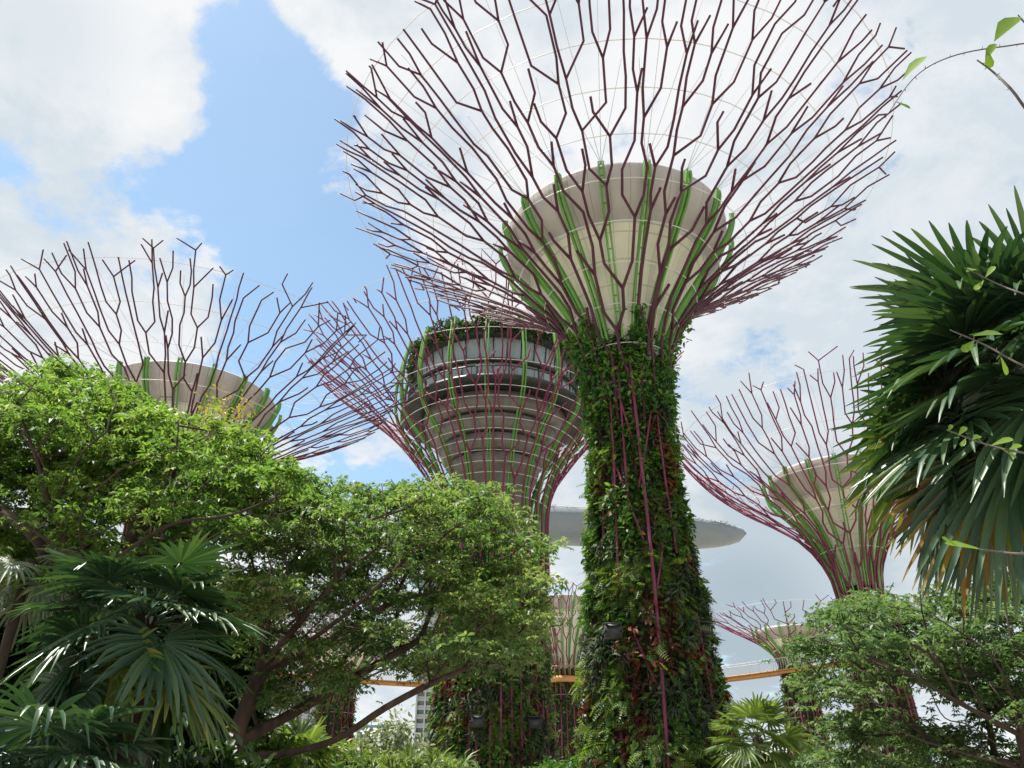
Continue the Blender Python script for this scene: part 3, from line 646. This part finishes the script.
# ------------------------------------------------------------------ far buildings
def hotel():
    root = E('hotel_building', (12, 575, 0), 'far hotel towers carrying one long grey boat-shaped roof deck', 'building')
    path = catmull(np.array([(-150, 610, 0), (-70, 572, 0), (12, 562, 0), (95, 575, 0), (190, 604, 0)]), 12); n = len(path)
    t = np.gradient(path, axis=0); t /= np.linalg.norm(t, axis=1)[:, None]; s = np.stack([t[:, 1], -t[:, 0], 0 * t[:, 0]], -1)
    d = np.concatenate([[0], np.cumsum(np.linalg.norm(np.diff(path, axis=0), axis=1))]); u = d / d[-1]
    w = 20 * np.clip(1 - np.abs(2 * u - 1) ** 4, .0, 1) ** .5 + .3; h = 21 * np.clip(1 - np.abs(2 * u - 1) ** 3, 0, 1) ** .5 + .3
    V = []; K = 18
    for i in range(n):
        for k in range(K + 1):
            a = math.pi * k / K
            V.append(path[i] + s[i] * w[i] * math.cos(a) * 1 + [0, 0, 198 - h[i] * abs(math.sin(a)) ** .75])
    F = []
    for i in range(n - 1):
        for k in range(K + 1): F.append([i * (K + 1) + k, i * (K + 1) + (k + 1) % (K + 1), (i + 1) * (K + 1) + (k + 1) % (K + 1), (i + 1) * (K + 1) + k])
    F2 = [list(range(K + 1)), list(range((n - 1) * (K + 1), n * (K + 1)))[::-1]]
    mb = MB(); mb.add(V, [F, F2]); mb.build('roof_deck', M['hull'], root, smooth=True, world=True)
    mb = MB()
    mb.tube([path[i] + s[i] * w[i] * .97 + [0, 0, 199.2] for i in range(2, n - 2)], .35, 4)
    for i in range(2, n - 2):
        for f in (0, .33, .66):
            q = path[i] + s[i] * w[i] * .97; q2 = path[min(i + 1, n - 1)] + s[min(i + 1, n - 1)] * w[min(i + 1, n - 1)] * .97; q = q + (q2 - q) * f
            mb.tube([q + [0, 0, 197.8], q + [0, 0, 199.2]], .18, 4)
    mb.build('parapet', M['mesh'], root, world=True)
    mb = MB(); gg = np.random.default_rng(4)
    for a in np.concatenate([gg.uniform(.74, .93, 14), gg.uniform(.15, .7, 40)]):
        c = np.array([np.interp(a, u, (path + s * w[:, None] * .8)[:, k]) for k in range(3)]) + [0, 0, 198]
        m = 60; pos = c + gg.normal(0, 1, (m, 3)) * [1.8, 1.8, .7] + [0, 0, .8]
        mb.inst(LEAF, pos, gg.normal(0, 1, (m, 3)), gg.normal(0, 1, (m, 3)), gg.uniform(.8, 1.6, m))
    mb.build('roof_hedge', leafmat('reddish_hedge_leaf', [(.05, .06, .03), (.10, .09, .05), (.16, .09, .07)], .2), root, world=True, kind='stuff')
    for (x0, x1, y) in ((-188, -128, 575), (-66, 4, 577), (62, 128, 588)):
        c = ((x0 + x1) / 2, y, 0)
        mb = MB(); mb.box((c[0], y + 8, 94), (x1 - x0, 22, 188)); tw = mb.build('tower', M['glasspale'], root, world=True)
        for k in range(32):
            z = 6 + k * 5.7; mb = MB(); mb.box((c[0], y - 3.6, z), (x1 - x0 + 1.2, 2.6, 1.5)); mb.box((c[0], y - 4.6, z + 1.5), (x1 - x0 + 1.2, .3, 1.4)); mb.build('balcony', M['white'], tw, world=True)
        mb = MB()
        for q in np.arange(x0, x1 + .1, (x1 - x0) / 12): mb.box((q, y - 4.1, 94), (1.0, 2.4, 187))
        mb.build('mullion', M['white'], tw, world=True)
    return path, s, w, u
hpath, hs_, hw, hu = hotel()
for a, hh, lab in ((.475, 13, 'tiny slender tree standing on the far grey roof deck beside the purple steel'), (.515, 14, 'tiny slender tree on the far grey roof deck close to the vine-covered trunk')):
    c = np.array([np.interp(a, hu, (hpath + hs_ * hw[:, None] * .7)[:, k]) for k in range(3)]) + [0, 0, 198]
    o = E('roof_tree', c, lab, 'tree'); mb = MB(); mb.tube([[0, 0, -.4], [.2, 0, hh * .5], [0, 0, hh * .95]], [.35, .25, .1], 6)
    for k in range(6): a2 = k * 1.1; mb.tube([[0, 0, hh * (.4 + .08 * k)], [2.2 * math.cos(a2), 2.2 * math.sin(a2), hh * (.55 + .07 * k)]], [.15, .05], 4)
    mb.build('trunk', M['bark'], o)
    gg = np.random.default_rng(int(hh)); m = 160; mb = MB(); pos = gg.normal(0, 1, (m, 3)) * [1.6, 1.6, 2.6] + [0, 0, hh * .72]
    mb.inst(LEAF, pos, gg.normal(0, 1, (m, 3)), gg.normal(0, 1, (m, 3)), gg.uniform(.6, 1.1, m)); mb.build('crown', M['olive'], o)

def block(x, y, w, dp, h, label, wall, rf=None, floors=6, cols=8):
    o = E('far_building', (x, y, 0), label, 'building')
    mb = MB(); mb.box((0, 0, h / 2), (w, dp, h)); mb.build('wall', wall, o)
    for k in range(floors):
        z = h * (k + .55) / floors; mb = MB()
        for c in range(cols): mb.box((-w / 2 + w * (c + .5) / cols, -dp / 2 - .02, z), (w / cols * .7, .3, h / floors * .5))
        mb.build('window_band', M['glass'], o)
    mb = MB(); mb.box((0, 0, h + .6), (w + 1.6, dp + 1.6, 1.2)); mb.build('roof', rf or M['white'], o)
pb = P(378, 738, 300)
block(pb[0], 310, 17, 16, pb[2] + 3.5, 'low pale far building in the gap under the leaning limb', M['white'], mat('blue_roof', (.12, .2, .33), .5), 4, 6)
pb = P(788, 732, 900)
block(pb[0] + 20, 910, 70, 30, pb[2] - 1, 'pale hazy far building low between the small palm and the slanted trunk', M['white'], None, 9, 9)

# ------------------------------------------------------------------ trees
def in_poly(x, y, poly):
    c = False; j = len(poly) - 1
    for i in range(len(poly)):
        (xi, yi), (xj, yj) = poly[i], poly[j]
        if (yi > y) != (yj > y) and x < (xj - xi) * (y - yi) / (yj - yi + 1e-12) + xi: c = not c
        j = i
    return c

def sample_crown(poly, Y0, Y1, n, seed, mind=0.35):
    r = random.Random(seed); xs = [p[0] for p in poly]; ys = [p[1] for p in poly]; out = []; tries = 0
    while len(out) < n and tries < n * 60:
        tries += 1; x, y = r.uniform(min(xs), max(xs)), r.uniform(min(ys), max(ys))
        if not in_poly(x, y, poly): continue
        p = P(x, y, r.uniform(Y0, Y1))
        if out and np.min(np.linalg.norm(np.array(out) - p, axis=1)) < mind: continue
        out.append(p)
    return np.array(out)

def skeleton(paths, pts, seed, bf=0.3, bare=None, step=0.28, wig=0.03):
    g = np.random.default_rng(seed); nodes = [np.array(paths[0][0])]; par = [-1]; plen = [0.0]
    def run(i, tgt, mid=True):
        a = nodes[i]; d = np.linalg.norm(tgt - a); k = max(1, int(d / step)); last = i
        sag = g.normal(0, wig * d, 3)
        for q in range(1, k + 1):
            t = q / k; p = a + (tgt - a) * t + sag * math.sin(math.pi * t) + (g.normal(0, wig * .5, 3) if q < k else 0)
            nodes.append(p); par.append(last); plen.append(plen[last] + np.linalg.norm(p - nodes[last])); last = len(nodes) - 1
        return last
    for path in paths:
        path = catmull(np.array(path), 4)
        i = int(np.argmin(np.linalg.norm(np.array(nodes) - path[0], axis=1)))
        for p in path[1:]: i = run(i, p)
    if bare is not None:
        for p in bare[np.argsort(np.linalg.norm(bare - nodes[min(len(nodes) - 1, 8)], axis=1))]:
            A = np.array(nodes); c = np.linalg.norm(A - p, axis=1) + .45 * np.array(plen); c[:3] += 100; run(int(np.argmin(c)), p)
    order = np.argsort(np.linalg.norm(pts - nodes[min(len(nodes) - 1, 8)], axis=1))
    for j in order:
        A = np.array(nodes); c = np.linalg.norm(A - pts[j], axis=1) * (1 + .0) + bf * np.array(plen)
        c[:3] += 100
        run(int(np.argmin(c)), pts[j])
    return np.array(nodes), np.array(par)

def tree_mesh(nodes, par, r_tip, r_max, expo=2.4, sides=7):
    n = len(nodes); acc = np.zeros(n); kids = [[] for _ in range(n)]
    for i in range(1, n): kids[par[i]].append(i)
    w = np.zeros(n)
    for i in range(n - 1, -1, -1):
        w[i] = max(sum(w[k] for k in kids[i]), r_tip ** expo)
        if not kids[i]: w[i] = r_tip ** expo
    rad = w ** (1 / expo); rad *= 1; rad = np.minimum(rad * (r_max / rad[0]) ** np.clip((rad - r_tip) / (rad[0] - r_tip + 1e-9), 0, 1), 9)
    mb = MB(); st = [(0, None)]
    while st:
        i, pre = st.pop(); ch = [i] if pre is None else [pre, i]; rr = [rad[i]] if pre is None else [rad[i], rad[i]]
        cur = i
        while kids[cur]:
            ks = sorted(kids[cur], key=lambda q: -w[q])
            for k in ks[1:]: st.append((k, cur))
            cur = ks[0]; ch.append(cur); rr.append(rad[cur])
        if len(ch) > 1: mb.tube(nodes[ch], rr, sides if max(rr) > .03 else 5)
    return mb

def leafy_tree(label, base, paths, clumps, seed, T, size, per, lm, bm, r_max, bare=None, flat=(.30, .30, .085), r_tip=.0095, twigs=3, name='broadleaf_tree', group='leafy broadleaf trees', bf=.3, cat='tree', droop=.25, crown='crown'):
    g = np.random.default_rng(seed)
    o = E(name, base, label, cat, group)
    sp = clumps[:, None] + g.normal(0, 1, (len(clumps), twigs, 3)) * np.array(flat) * 1.0
    pts = np.concatenate([clumps, sp.reshape(-1, 3)])
    nodes, par = skeleton(paths, pts, seed, bf, bare)
    tree_mesh(nodes, par, r_tip, r_max).build('trunk', bm, o, smooth=True, world=True)
    n = len(clumps) * per
    c = np.repeat(clumps, per, 0); off = g.normal(0, 1, (n, 3)) * np.array(flat)
    sc = np.repeat(g.uniform(.7, 1.25, len(clumps)), per)[:, None]; pos = c + off * sc
    pos[:, 2] -= .25 * (off[:, 0] ** 2 + off[:, 1] ** 2)
    D = unit(off * [1, 1, .3]) + g.normal(0, .55, (n, 3)) * [1, 1, .4]; D[:, 2] -= droop * g.random(n)
    U = np.tile([0, 0, 1.], (n, 1)) + g.normal(0, .38, (n, 3))
    mb = MB(); mb.inst(T, pos, D, U, size * g.uniform(.65, 1.3, n)); mb.build(crown, lm, o, world=True)
    return o

# bright feathery tree filling the left
poly = [(-150, 410), (-60, 388), (0, 374), (40, 366), (75, 362), (100, 376), (132, 380), (160, 388), (190, 412), (230, 425), (262, 446), (300, 472), (325, 498), (290, 520), (245, 548), (190, 560), (120, 556), (60, 585), (0, 575), (-150, 600)]
cl = sample_crown(poly, 12.6, 15.4, 215, 1, .44)
bare1 = sample_crown(poly, 11.0, 12.2, 55, 101, .5)
cl = np.concatenate([cl, sample_crown(poly, 10.8, 12.5, 34, 102, .5)])
b = np.array([*P(70, 700, 13)[:2], 0])
J = P(95, 600, 11.8)
leafy_tree('bright green feathery tree with dark spreading limbs at the left edge', b,
    [[b, b + [.1, 0, 1.6], P(85, 660, 12.2), J], [J, P(52, 510, 11.3), P(35, 455, 11), P(18, 410, 11)], [P(52, 510, 11.3), P(85, 450, 10.9), P(130, 418, 10.8)], [J, P(70, 560, 11.2), P(20, 520, 11), P(-50, 470, 11)], [J, P(110, 565, 11), P(170, 525, 10.8), P(230, 515, 10.8), P(290, 492, 10.9)], [J, P(80, 520, 10.9), P(120, 470, 10.7), P(165, 455, 10.8)], [J, P(140, 530, 13), P(210, 470, 13.5)], [P(110, 565, 11), P(165, 560, 10.7), P(225, 530, 10.7)]],
    cl, 11, ROSE, .13, 60, M['rain'], M['bark'], .24, bare=bare1)
# leaning many-limbed tree in the left middle
poly = [(225, 530), (262, 500), (300, 488), (345, 484), (372, 480), (415, 483), (450, 487), (474, 492), (500, 505), (526, 530), (542, 562), (546, 598), (534, 640), (505, 668), (480, 662), (450, 680), (410, 668), (360, 650), (330, 612), (290, 640), (255, 620)]
cl = sample_crown(poly, 13.8, 17.0, 150, 2, .45)
bare2 = sample_crown(poly, 12.2, 13.6, 50, 103, .5)
cl = np.concatenate([cl, sample_crown(poly, 12.2, 13.8, 26, 104, .5)])
cl = np.concatenate([cl, sample_crown([(245, 640), (325, 632), (345, 682), (300, 704), (250, 690)], 13, 17, 16, 22, .4)])
b = np.array([*P(235, 900, 14)[:2], 0]); b[0] = P(225, 780, 14)[0]
J = P(232, 745, 14); J2 = P(262, 672, 14)
leafy_tree('leaning tree with several bare brown limbs sweeping right over the planted trunk', b,
    [[b, b + [0, 0, .9], J], [J, J2, P(300, 622, 13.5), P(350, 565, 13)], [J2, P(330, 640, 14), P(400, 600, 14.2), P(470, 590, 14.5)], [J, P(262, 756, 13.4), P(330, 742, 13), P(385, 708, 13), P(430, 684, 13.2), P(500, 650, 13.5), P(540, 610, 14)],
     [J, P(290, 715, 14.4), P(350, 680, 14.6), P(420, 640, 15)], [J2, P(270, 610, 15), P(300, 550, 15.5)], [J2, P(345, 615, 13), P(420, 545, 12.8)]],
    cl, 12, ROSE, .12, 54, M['olive'], M['barkpale'], .20, bare=bare2)
# right hand tree
poly = [(796, 642), (802, 626), (820, 618), (838, 606), (856, 598), (884, 592), (920, 580), (960, 586), (1000, 578), (1060, 570), (1140, 590), (1140, 700), (1040, 720), (990, 712), (940, 690), (900, 690), (868, 665), (850, 690), (832, 700), (815, 672)]
cl = sample_crown(poly, 13.4, 17.0, 135, 3, .42)
bare3 = sample_crown(poly, 11.9, 13.0, 45, 105, .45)
cl = np.concatenate([cl, sample_crown(poly, 11.9, 13.4, 14, 106, .5)])
poly = [(828, 730), (850, 705), (905, 715), (960, 730), (1060, 740), (1080, 790), (830, 790)]
cl = np.concatenate([cl, sample_crown(poly, 13.5, 18, 46, 33, .38)])
b = np.array([P(1035, 800, 14)[0], 14, 0]); J = P(1020, 735, 12.6); J0 = P(1030, 772, 12.8)
leafy_tree('green tree with black crooked limbs in the lower right under the fan palm', b,
    [[b, J0, J], [J, P(960, 703, 12.2), P(905, 672, 12), P(858, 652, 12)], [J0, P(960, 752, 12.1), P(905, 733, 12), P(880, 705, 12), P(835, 696, 12.2)], [P(960, 703, 12.2), P(935, 660, 12), P(905, 640, 12)], [J, P(1010, 690, 12.1), P(985, 650, 12), P(940, 620, 12.1)], [J, P(1035, 680, 12.4), P(1012, 640, 12.2), P(1005, 600, 12.4)], [J0, P(975, 728, 12.2), P(945, 718, 12), P(930, 690, 12.1)], [P(905, 733, 12), P(885, 715, 11.9), P(895, 690, 12)]],
    cl, 13, ROSE, .118, 56, M['right'], M['bark'], .22, bare=bare3)
# darker trees behind at the lower left
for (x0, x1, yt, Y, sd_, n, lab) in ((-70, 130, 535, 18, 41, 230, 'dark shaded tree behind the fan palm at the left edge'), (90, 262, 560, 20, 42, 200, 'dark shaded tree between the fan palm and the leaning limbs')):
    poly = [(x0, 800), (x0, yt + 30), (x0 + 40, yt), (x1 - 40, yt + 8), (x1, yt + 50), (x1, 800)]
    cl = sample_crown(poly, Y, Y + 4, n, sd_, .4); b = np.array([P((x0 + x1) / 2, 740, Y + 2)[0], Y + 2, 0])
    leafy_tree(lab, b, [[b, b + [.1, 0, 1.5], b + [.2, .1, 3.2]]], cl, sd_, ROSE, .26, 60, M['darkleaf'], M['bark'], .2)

# ------------------------------------------------------------------ fan palms
def fan_leaf(mb, st, base, d, pet, Rb, g, nseg=34, spread=2.5, droop=.35, width=1.0, tiltr=(.1, .55)):
    d = d / np.linalg.norm(d); up = np.array([0, 0, 1.0])
    s = np.cross(d, up); s /= np.linalg.norm(s) + 1e-9; nrm = np.cross(s, d)
    bend = -.16 * pet
    pts = [base + d * pet * t + up * bend * t * t for t in np.linspace(0, 1, 5)]
    st.tube(pts, np.linspace(.022, .012, 5), 5)
    hub = pts[-1]; d2 = unit(pts[-1] - pts[-2]); tilt = g.uniform(*tiltr)
    d2 = unit(d2 * math.cos(tilt) - nrm * math.sin(tilt)); n2 = np.cross(s, d2)
    roll = g.normal(0, .25); s2 = s * math.cos(roll) + n2 * math.sin(roll); n2 = np.cross(s2, d2)
    ts = [.05, .30, .56, .76, .92, 1.0]; ws = [1, 1, 1, .74, .42, .10]; dphi = 2 * spread / nseg
    wmax = math.tan(dphi / 2) * .56 * width
    for i in range(nseg):
        a = -spread + dphi * (i + .5); L = Rb * (.74 + .26 * math.cos(a * .55)) * g.uniform(.9, 1.05)
        dr = d2 * math.cos(a) + s2 * math.sin(a); sd2 = -d2 * math.sin(a) + s2 * math.cos(a)
        dp = droop * g.uniform(.4, 1.5); tw = g.normal(0, .10); brk = g.uniform(.15, .5) if g.random() < .22 else 0
        V = []
        for t, wq in zip(ts, ws):
            w = L * (t * math.tan(dphi / 2) if t < .57 else wmax * wq)
            c = hub + dr * L * t + n2 * (.10 * L * t * t) - up * dp * L * t ** 2.6
            if brk and t > .7: c = c - up * brk * L * (t - .7) - dr * L * (t - .7) * .45
            f = w * .85
            sdt = sd2 * math.cos(tw * t) + n2 * math.sin(tw * t)
            V += [c - sdt * w + n2 * f * .5, c - n2 * f * .5, c + sdt * w + n2 * f * .5]
        F = []
        for k in range(len(ts) - 1):
            q = k * 3; F += [[q, q + 1, q + 4, q + 3], [q + 1, q + 2, q + 5, q + 4]]
        mb.add(V, [F])

def fan_palm(label, base, crown, nl, pet, Rb, seed, mats, el=(-.5, 1.35), az=None, nseg=34, trunk_r=.13, droop=.35, group='fan palms', dry=0, width=1.0, tiltr=(.1, .55), spread=2.5):
    g = np.random.default_rng(seed); o = E('fan_palm', base, label, 'palm', group)
    base = np.array(base, float); mb = MB(); k = 12
    tp = [base + (crown - base) * t + np.array([.08 * math.sin(3 * t), 0, 0]) for t in np.linspace(0, 1, k)]
    mb.tube(tp, [trunk_r * (1.15 - .25 * t + .06 * (i % 2)) for i, t in enumerate(np.linspace(0, 1, k))], 10); mb.build('trunk', M['bark'], o, smooth=True, world=True)
    for i in range(nl):
        f = (i + .5) / nl; e = el[1] + (el[0] - el[1]) * f ** .8 + g.normal(0, .08)
        a = (i * 2.39996 + g.normal(0, .15)) if az is None else g.uniform(*az)
        d = np.array([math.cos(a) * math.cos(e), math.sin(a) * math.cos(e), math.sin(e)])
        m1 = MB(); m2 = MB()
        fan_leaf(m1, m2, crown + d * .08 - np.array([0, 0, .25 * f]), d, pet * g.uniform(.8, 1.15), Rb * g.uniform(.88, 1.1), g, nseg, droop=droop * (1 + 1.2 * f), width=width, tiltr=tiltr, spread=spread)
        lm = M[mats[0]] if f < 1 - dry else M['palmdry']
        if f > (.72 if dry == 0 else .6) and g.random() < (.5 if dry == 0 else .12) and len(mats) > 1 and f < 1 - dry: lm = M[mats[1]]  # some lower fronds take the leaf colour with sunlight painted in
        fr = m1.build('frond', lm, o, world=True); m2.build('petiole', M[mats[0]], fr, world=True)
        for ch in fr.children: pass
    return o

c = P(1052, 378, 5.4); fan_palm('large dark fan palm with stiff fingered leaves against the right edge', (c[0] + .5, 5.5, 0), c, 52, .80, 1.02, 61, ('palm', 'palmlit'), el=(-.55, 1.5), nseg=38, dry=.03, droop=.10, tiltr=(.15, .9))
c = P(146, 618, 8.6); fan_palm('dark green fan palm with some lower leaves tinted sunlit yellow in front of the left trees', (c[0] - .1, 8.6, 0), c, 30, .62, .78, 62, ('palm', 'palmlit'), el=(-.8, 1.35), nseg=34, droop=.14, tiltr=(.2, .9))
c = P(30, 560, 11); fan_palm('slender palm with pale hanging leaves half hidden under the feathery tree', (c[0] - .1, 11, 0), c, 9, .32, .45, 63, ('silverpalm',), el=(-1.0, .6), nseg=22, trunk_r=.07, droop=.25)
c = P(45, 775, 7.5); fan_palm('low grey-green fan palm in the bottom left corner', (c[0], 7.5, 0), c, 20, .5, .7, 64, ('palm',), el=(-.4, 1.2), nseg=32, trunk_r=.1)
c = P(757, 738, 30); fan_palm('pale green fan palm in the gap right of the vine-covered trunk', (c[0], 30, 0), c, 30, .95, 1.05, 65, ('palmpale',), el=(-.5, 1.5), nseg=22, trunk_r=.2, droop=.12, tiltr=(.1, .5), spread=1.9)
c = P(800, 775, 31); fan_palm('second pale fan palm, lower, leaning to the right of the taller one', (c[0], 31, 0), c, 20, .8, .95, 66, ('palmpale',), el=(-.6, 1.2), nseg=22, trunk_r=.18, droop=.25, tiltr=(.2, .7), spread=1.9)
c = P(300, 768, 18); fan_palm('yellow-green fan palm low beneath the leaning limb', (c[0], 18, 0), c, 26, .55, .75, 67, ('palmpale',), el=(-.3, 1.5), nseg=26, trunk_r=.12, droop=.3)

# ------------------------------------------------------------------ shrubs
def shrub(px, py, Y, w, h, label, lm, seed, T=LEAF, size=.12, n=2600, name='shrub', group='shrubs along the lower edge'):
    c = P(px, py, Y); g = np.random.default_rng(seed); base = np.array([c[0], Y, 0]); o = E(name, base, label, 'shrub', group)
    top = c[2]; mb = MB(); q = g.normal(0, 1, (60, 3)); q = unit(q) * g.uniform(.55, 1, (60, 1)); q[:, 2] = np.abs(q[:, 2]) * 1.3 - .3
    cl = np.array([0, 0, top - h]) + q * [w, w * .8, h]; cl[:, 2] = np.maximum(cl[:, 2], .15)
    for k in range(16): mb.tube(catmull([[g.normal(0, .08), g.normal(0, .08), 0], cl[k] * [.4, .4, .5], cl[k]], 4), np.linspace(.035, .008, 9), 5)
    mb.build('stem', M['bark'], o)
    j = g.integers(0, 60, n); pos = cl[j] + g.normal(0, 1, (n, 3)) * [w * .2, w * .2, h * .16]; pos[:, 2] = np.maximum(pos[:, 2], .05)
    D = g.normal(0, 1, (n, 3)) + [0, 0, .2]; U = np.tile([0, 0, 1.], (n, 1)) + g.normal(0, .5, (n, 3))
    mb = MB(); mb.inst(T, pos, D, U, size * g.uniform(.6, 1.4, n)); mb.build('foliage', lm, o)
shrub(392, 722, 30, 1.6, 1.7, 'airy silver-leaved shrub left of the broad planted trunk', M['silver'], 71, size=.22, n=3200)
shrub(352, 748, 26, 1.3, 1.2, 'round mid-green shrub below the leaning limb', M['fern'], 72, size=.18)
shrub(425, 758, 24, 1.5, .7, 'low pale green shrub at the foot of the broad planted trunk', M['palmpale'], 73, T=TUFT, size=.4, n=900)
shrub(560, 762, 40, 2.0, 1.0, 'low dark green shrub between the two big trunks', M['vine'], 74, size=.25)
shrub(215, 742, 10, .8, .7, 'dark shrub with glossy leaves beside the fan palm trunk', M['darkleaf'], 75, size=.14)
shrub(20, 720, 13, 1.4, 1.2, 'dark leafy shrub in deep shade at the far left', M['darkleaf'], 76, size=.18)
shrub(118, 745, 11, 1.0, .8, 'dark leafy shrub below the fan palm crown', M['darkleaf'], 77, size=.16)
shrub(262, 735, 16, .9, .8, 'green shrub with yellow tips under the leaning limb', M['fern'], 78, size=.16)
shrub(840, 745, 24, 1.3, 1.0, 'light green loose shrub below the crooked limbs on the right', M['right'], 79, size=.18)
# yellow flowering climber in front of the left funnel
shrub(228, 388, 20, 1.0, 1.5, 'thin yellow-flowered shrub top rising in front of the left cream funnel', M['yellow'], 80, size=.11, n=420, group=None)

# ------------------------------------------------------------------ thorny twigs reaching in from the right
def twigs():
    base = np.array([3.1, 2.3, 0.0]); o = E('twiggy_shrub', base, 'slender thorny shrub whose near twigs with a few bright leaves reach in from the right', 'shrub')
    Y = 2.3; root_top = np.array([2.9, 2.35, 4.6])
    mb = MB(); spine = catmull([base, [3.05, 2.3, 1.2], [2.75, 2.3, 2.4], [2.6, 2.3, 3.4], root_top], 6); mb.tube(spine, np.linspace(.035, .012, len(spine)), 8); mb.build('trunk', M['twig'], o, smooth=True, world=True)
    g = np.random.default_rng(9)
    OB = (np.array([[0, 0, 0], [.3, .10, .02], [.7, .22, .03], [.92, .17, .0], [1, 0, -.04], [.92, -.17, .0], [.7, -.22, .03], [.3, -.10, .02], [.35, 0, 0], [.75, 0, -.01]]), [[[0, 8, 1, 1]], ])
    OBF = [[[8, 9, 2, 1], [8, 7, 6, 9], [9, 4, 3, 2], [9, 6, 5, 4]], [[0, 8, 1], [0, 7, 8]]]
    OB = (OB[0], OBF)
    def dirpx(p, q): return P(*q, Y) - P(*p, Y)
    tw = [([(960, 60), (880, 112)], .0022, [], None)]
    data = [
        ([(885, 118), (915, 77), (950, 57), (1000, 47), (1060, 44)], .0028, [((994, 42), (1014, 17), 1), ((988, 50), (994, 65), 1), ((902, 81), (922, 60), 1), ((893, 101), (912, 110), 1)]),
        ([(977, 60), (992, 71), (1010, 88), (1060, 140)], .0050, [((985, 62), (990, 48), .5)]),
        ([(1018, 15), (1026, 24), (1060, 60)], .0045, []),
        ([(950, 330), (985, 345), (1024, 366), (1070, 380)], .0035, [((972, 336), (1006, 330), 1), ((975, 340), (962, 352), .6), ((1000, 355), (1012, 375), .7)]),
        ([(965, 268), (1000, 285), (1024, 294), (1070, 310)], .0030, [((966, 272), (980, 262), 1), ((985, 278), (992, 268), .6), ((984, 280), (975, 290), .6)]),
        ([(947, 430), (985, 444), (1024, 453), (1070, 458)], .0035, [((948, 432), (952, 424), .8), ((958, 436), (966, 426), .9), ((966, 438), (960, 448), .8), ((972, 440), (984, 432), .9), ((984, 444), (976, 436), .8), ((990, 446), (1012, 440), 1), ((1000, 448), (1016, 462), 1), ((1008, 450), (1022, 444), .9)]),
        ([(978, 549), (1000, 552), (1024, 554), (1070, 556)], .0035, [((984, 550), (944, 538), 1.15), ((960, 548), (936, 538), .5)]),
        ([(1016, 668), (1035, 672), (1070, 660)], .0035, [((1030, 668), (1014, 656), 1.1)]),
    ]
    for path, r, leaves in data:
        end = min(spine, key=lambda q: np.linalg.norm(q - P(*path[-1], Y)))
        pts = catmull([P(*q, Y + .04 * math.sin(i * 2.1)) for i, q in enumerate(path)] + [end], 6); mb = MB(); mb.tube(pts, np.linspace(r * .6, r * 1.6, len(pts)), 6)
        for k in range(2, len(pts) - 4, 2):     # thorns
            v = g.normal(0, 1, 3); v /= np.linalg.norm(v); mb.tube([pts[k], pts[k] + v * .016], [r * .8, .0004], 4)
        st = mb.build('twig', M['twig'], o, smooth=True, world=True)
        for a, b, s in leaves:
            v = dirpx(a, b); L = np.linalg.norm(v); v[1] += L * g.normal(0, .3)
            mb = MB(); mb.inst(OB, [P(*a, Y)], [v], [np.array([.5 * g.normal(), -1, .8])], [L * .9]); mb.build('leaf', M['sprig'], st, world=True)
twigs()
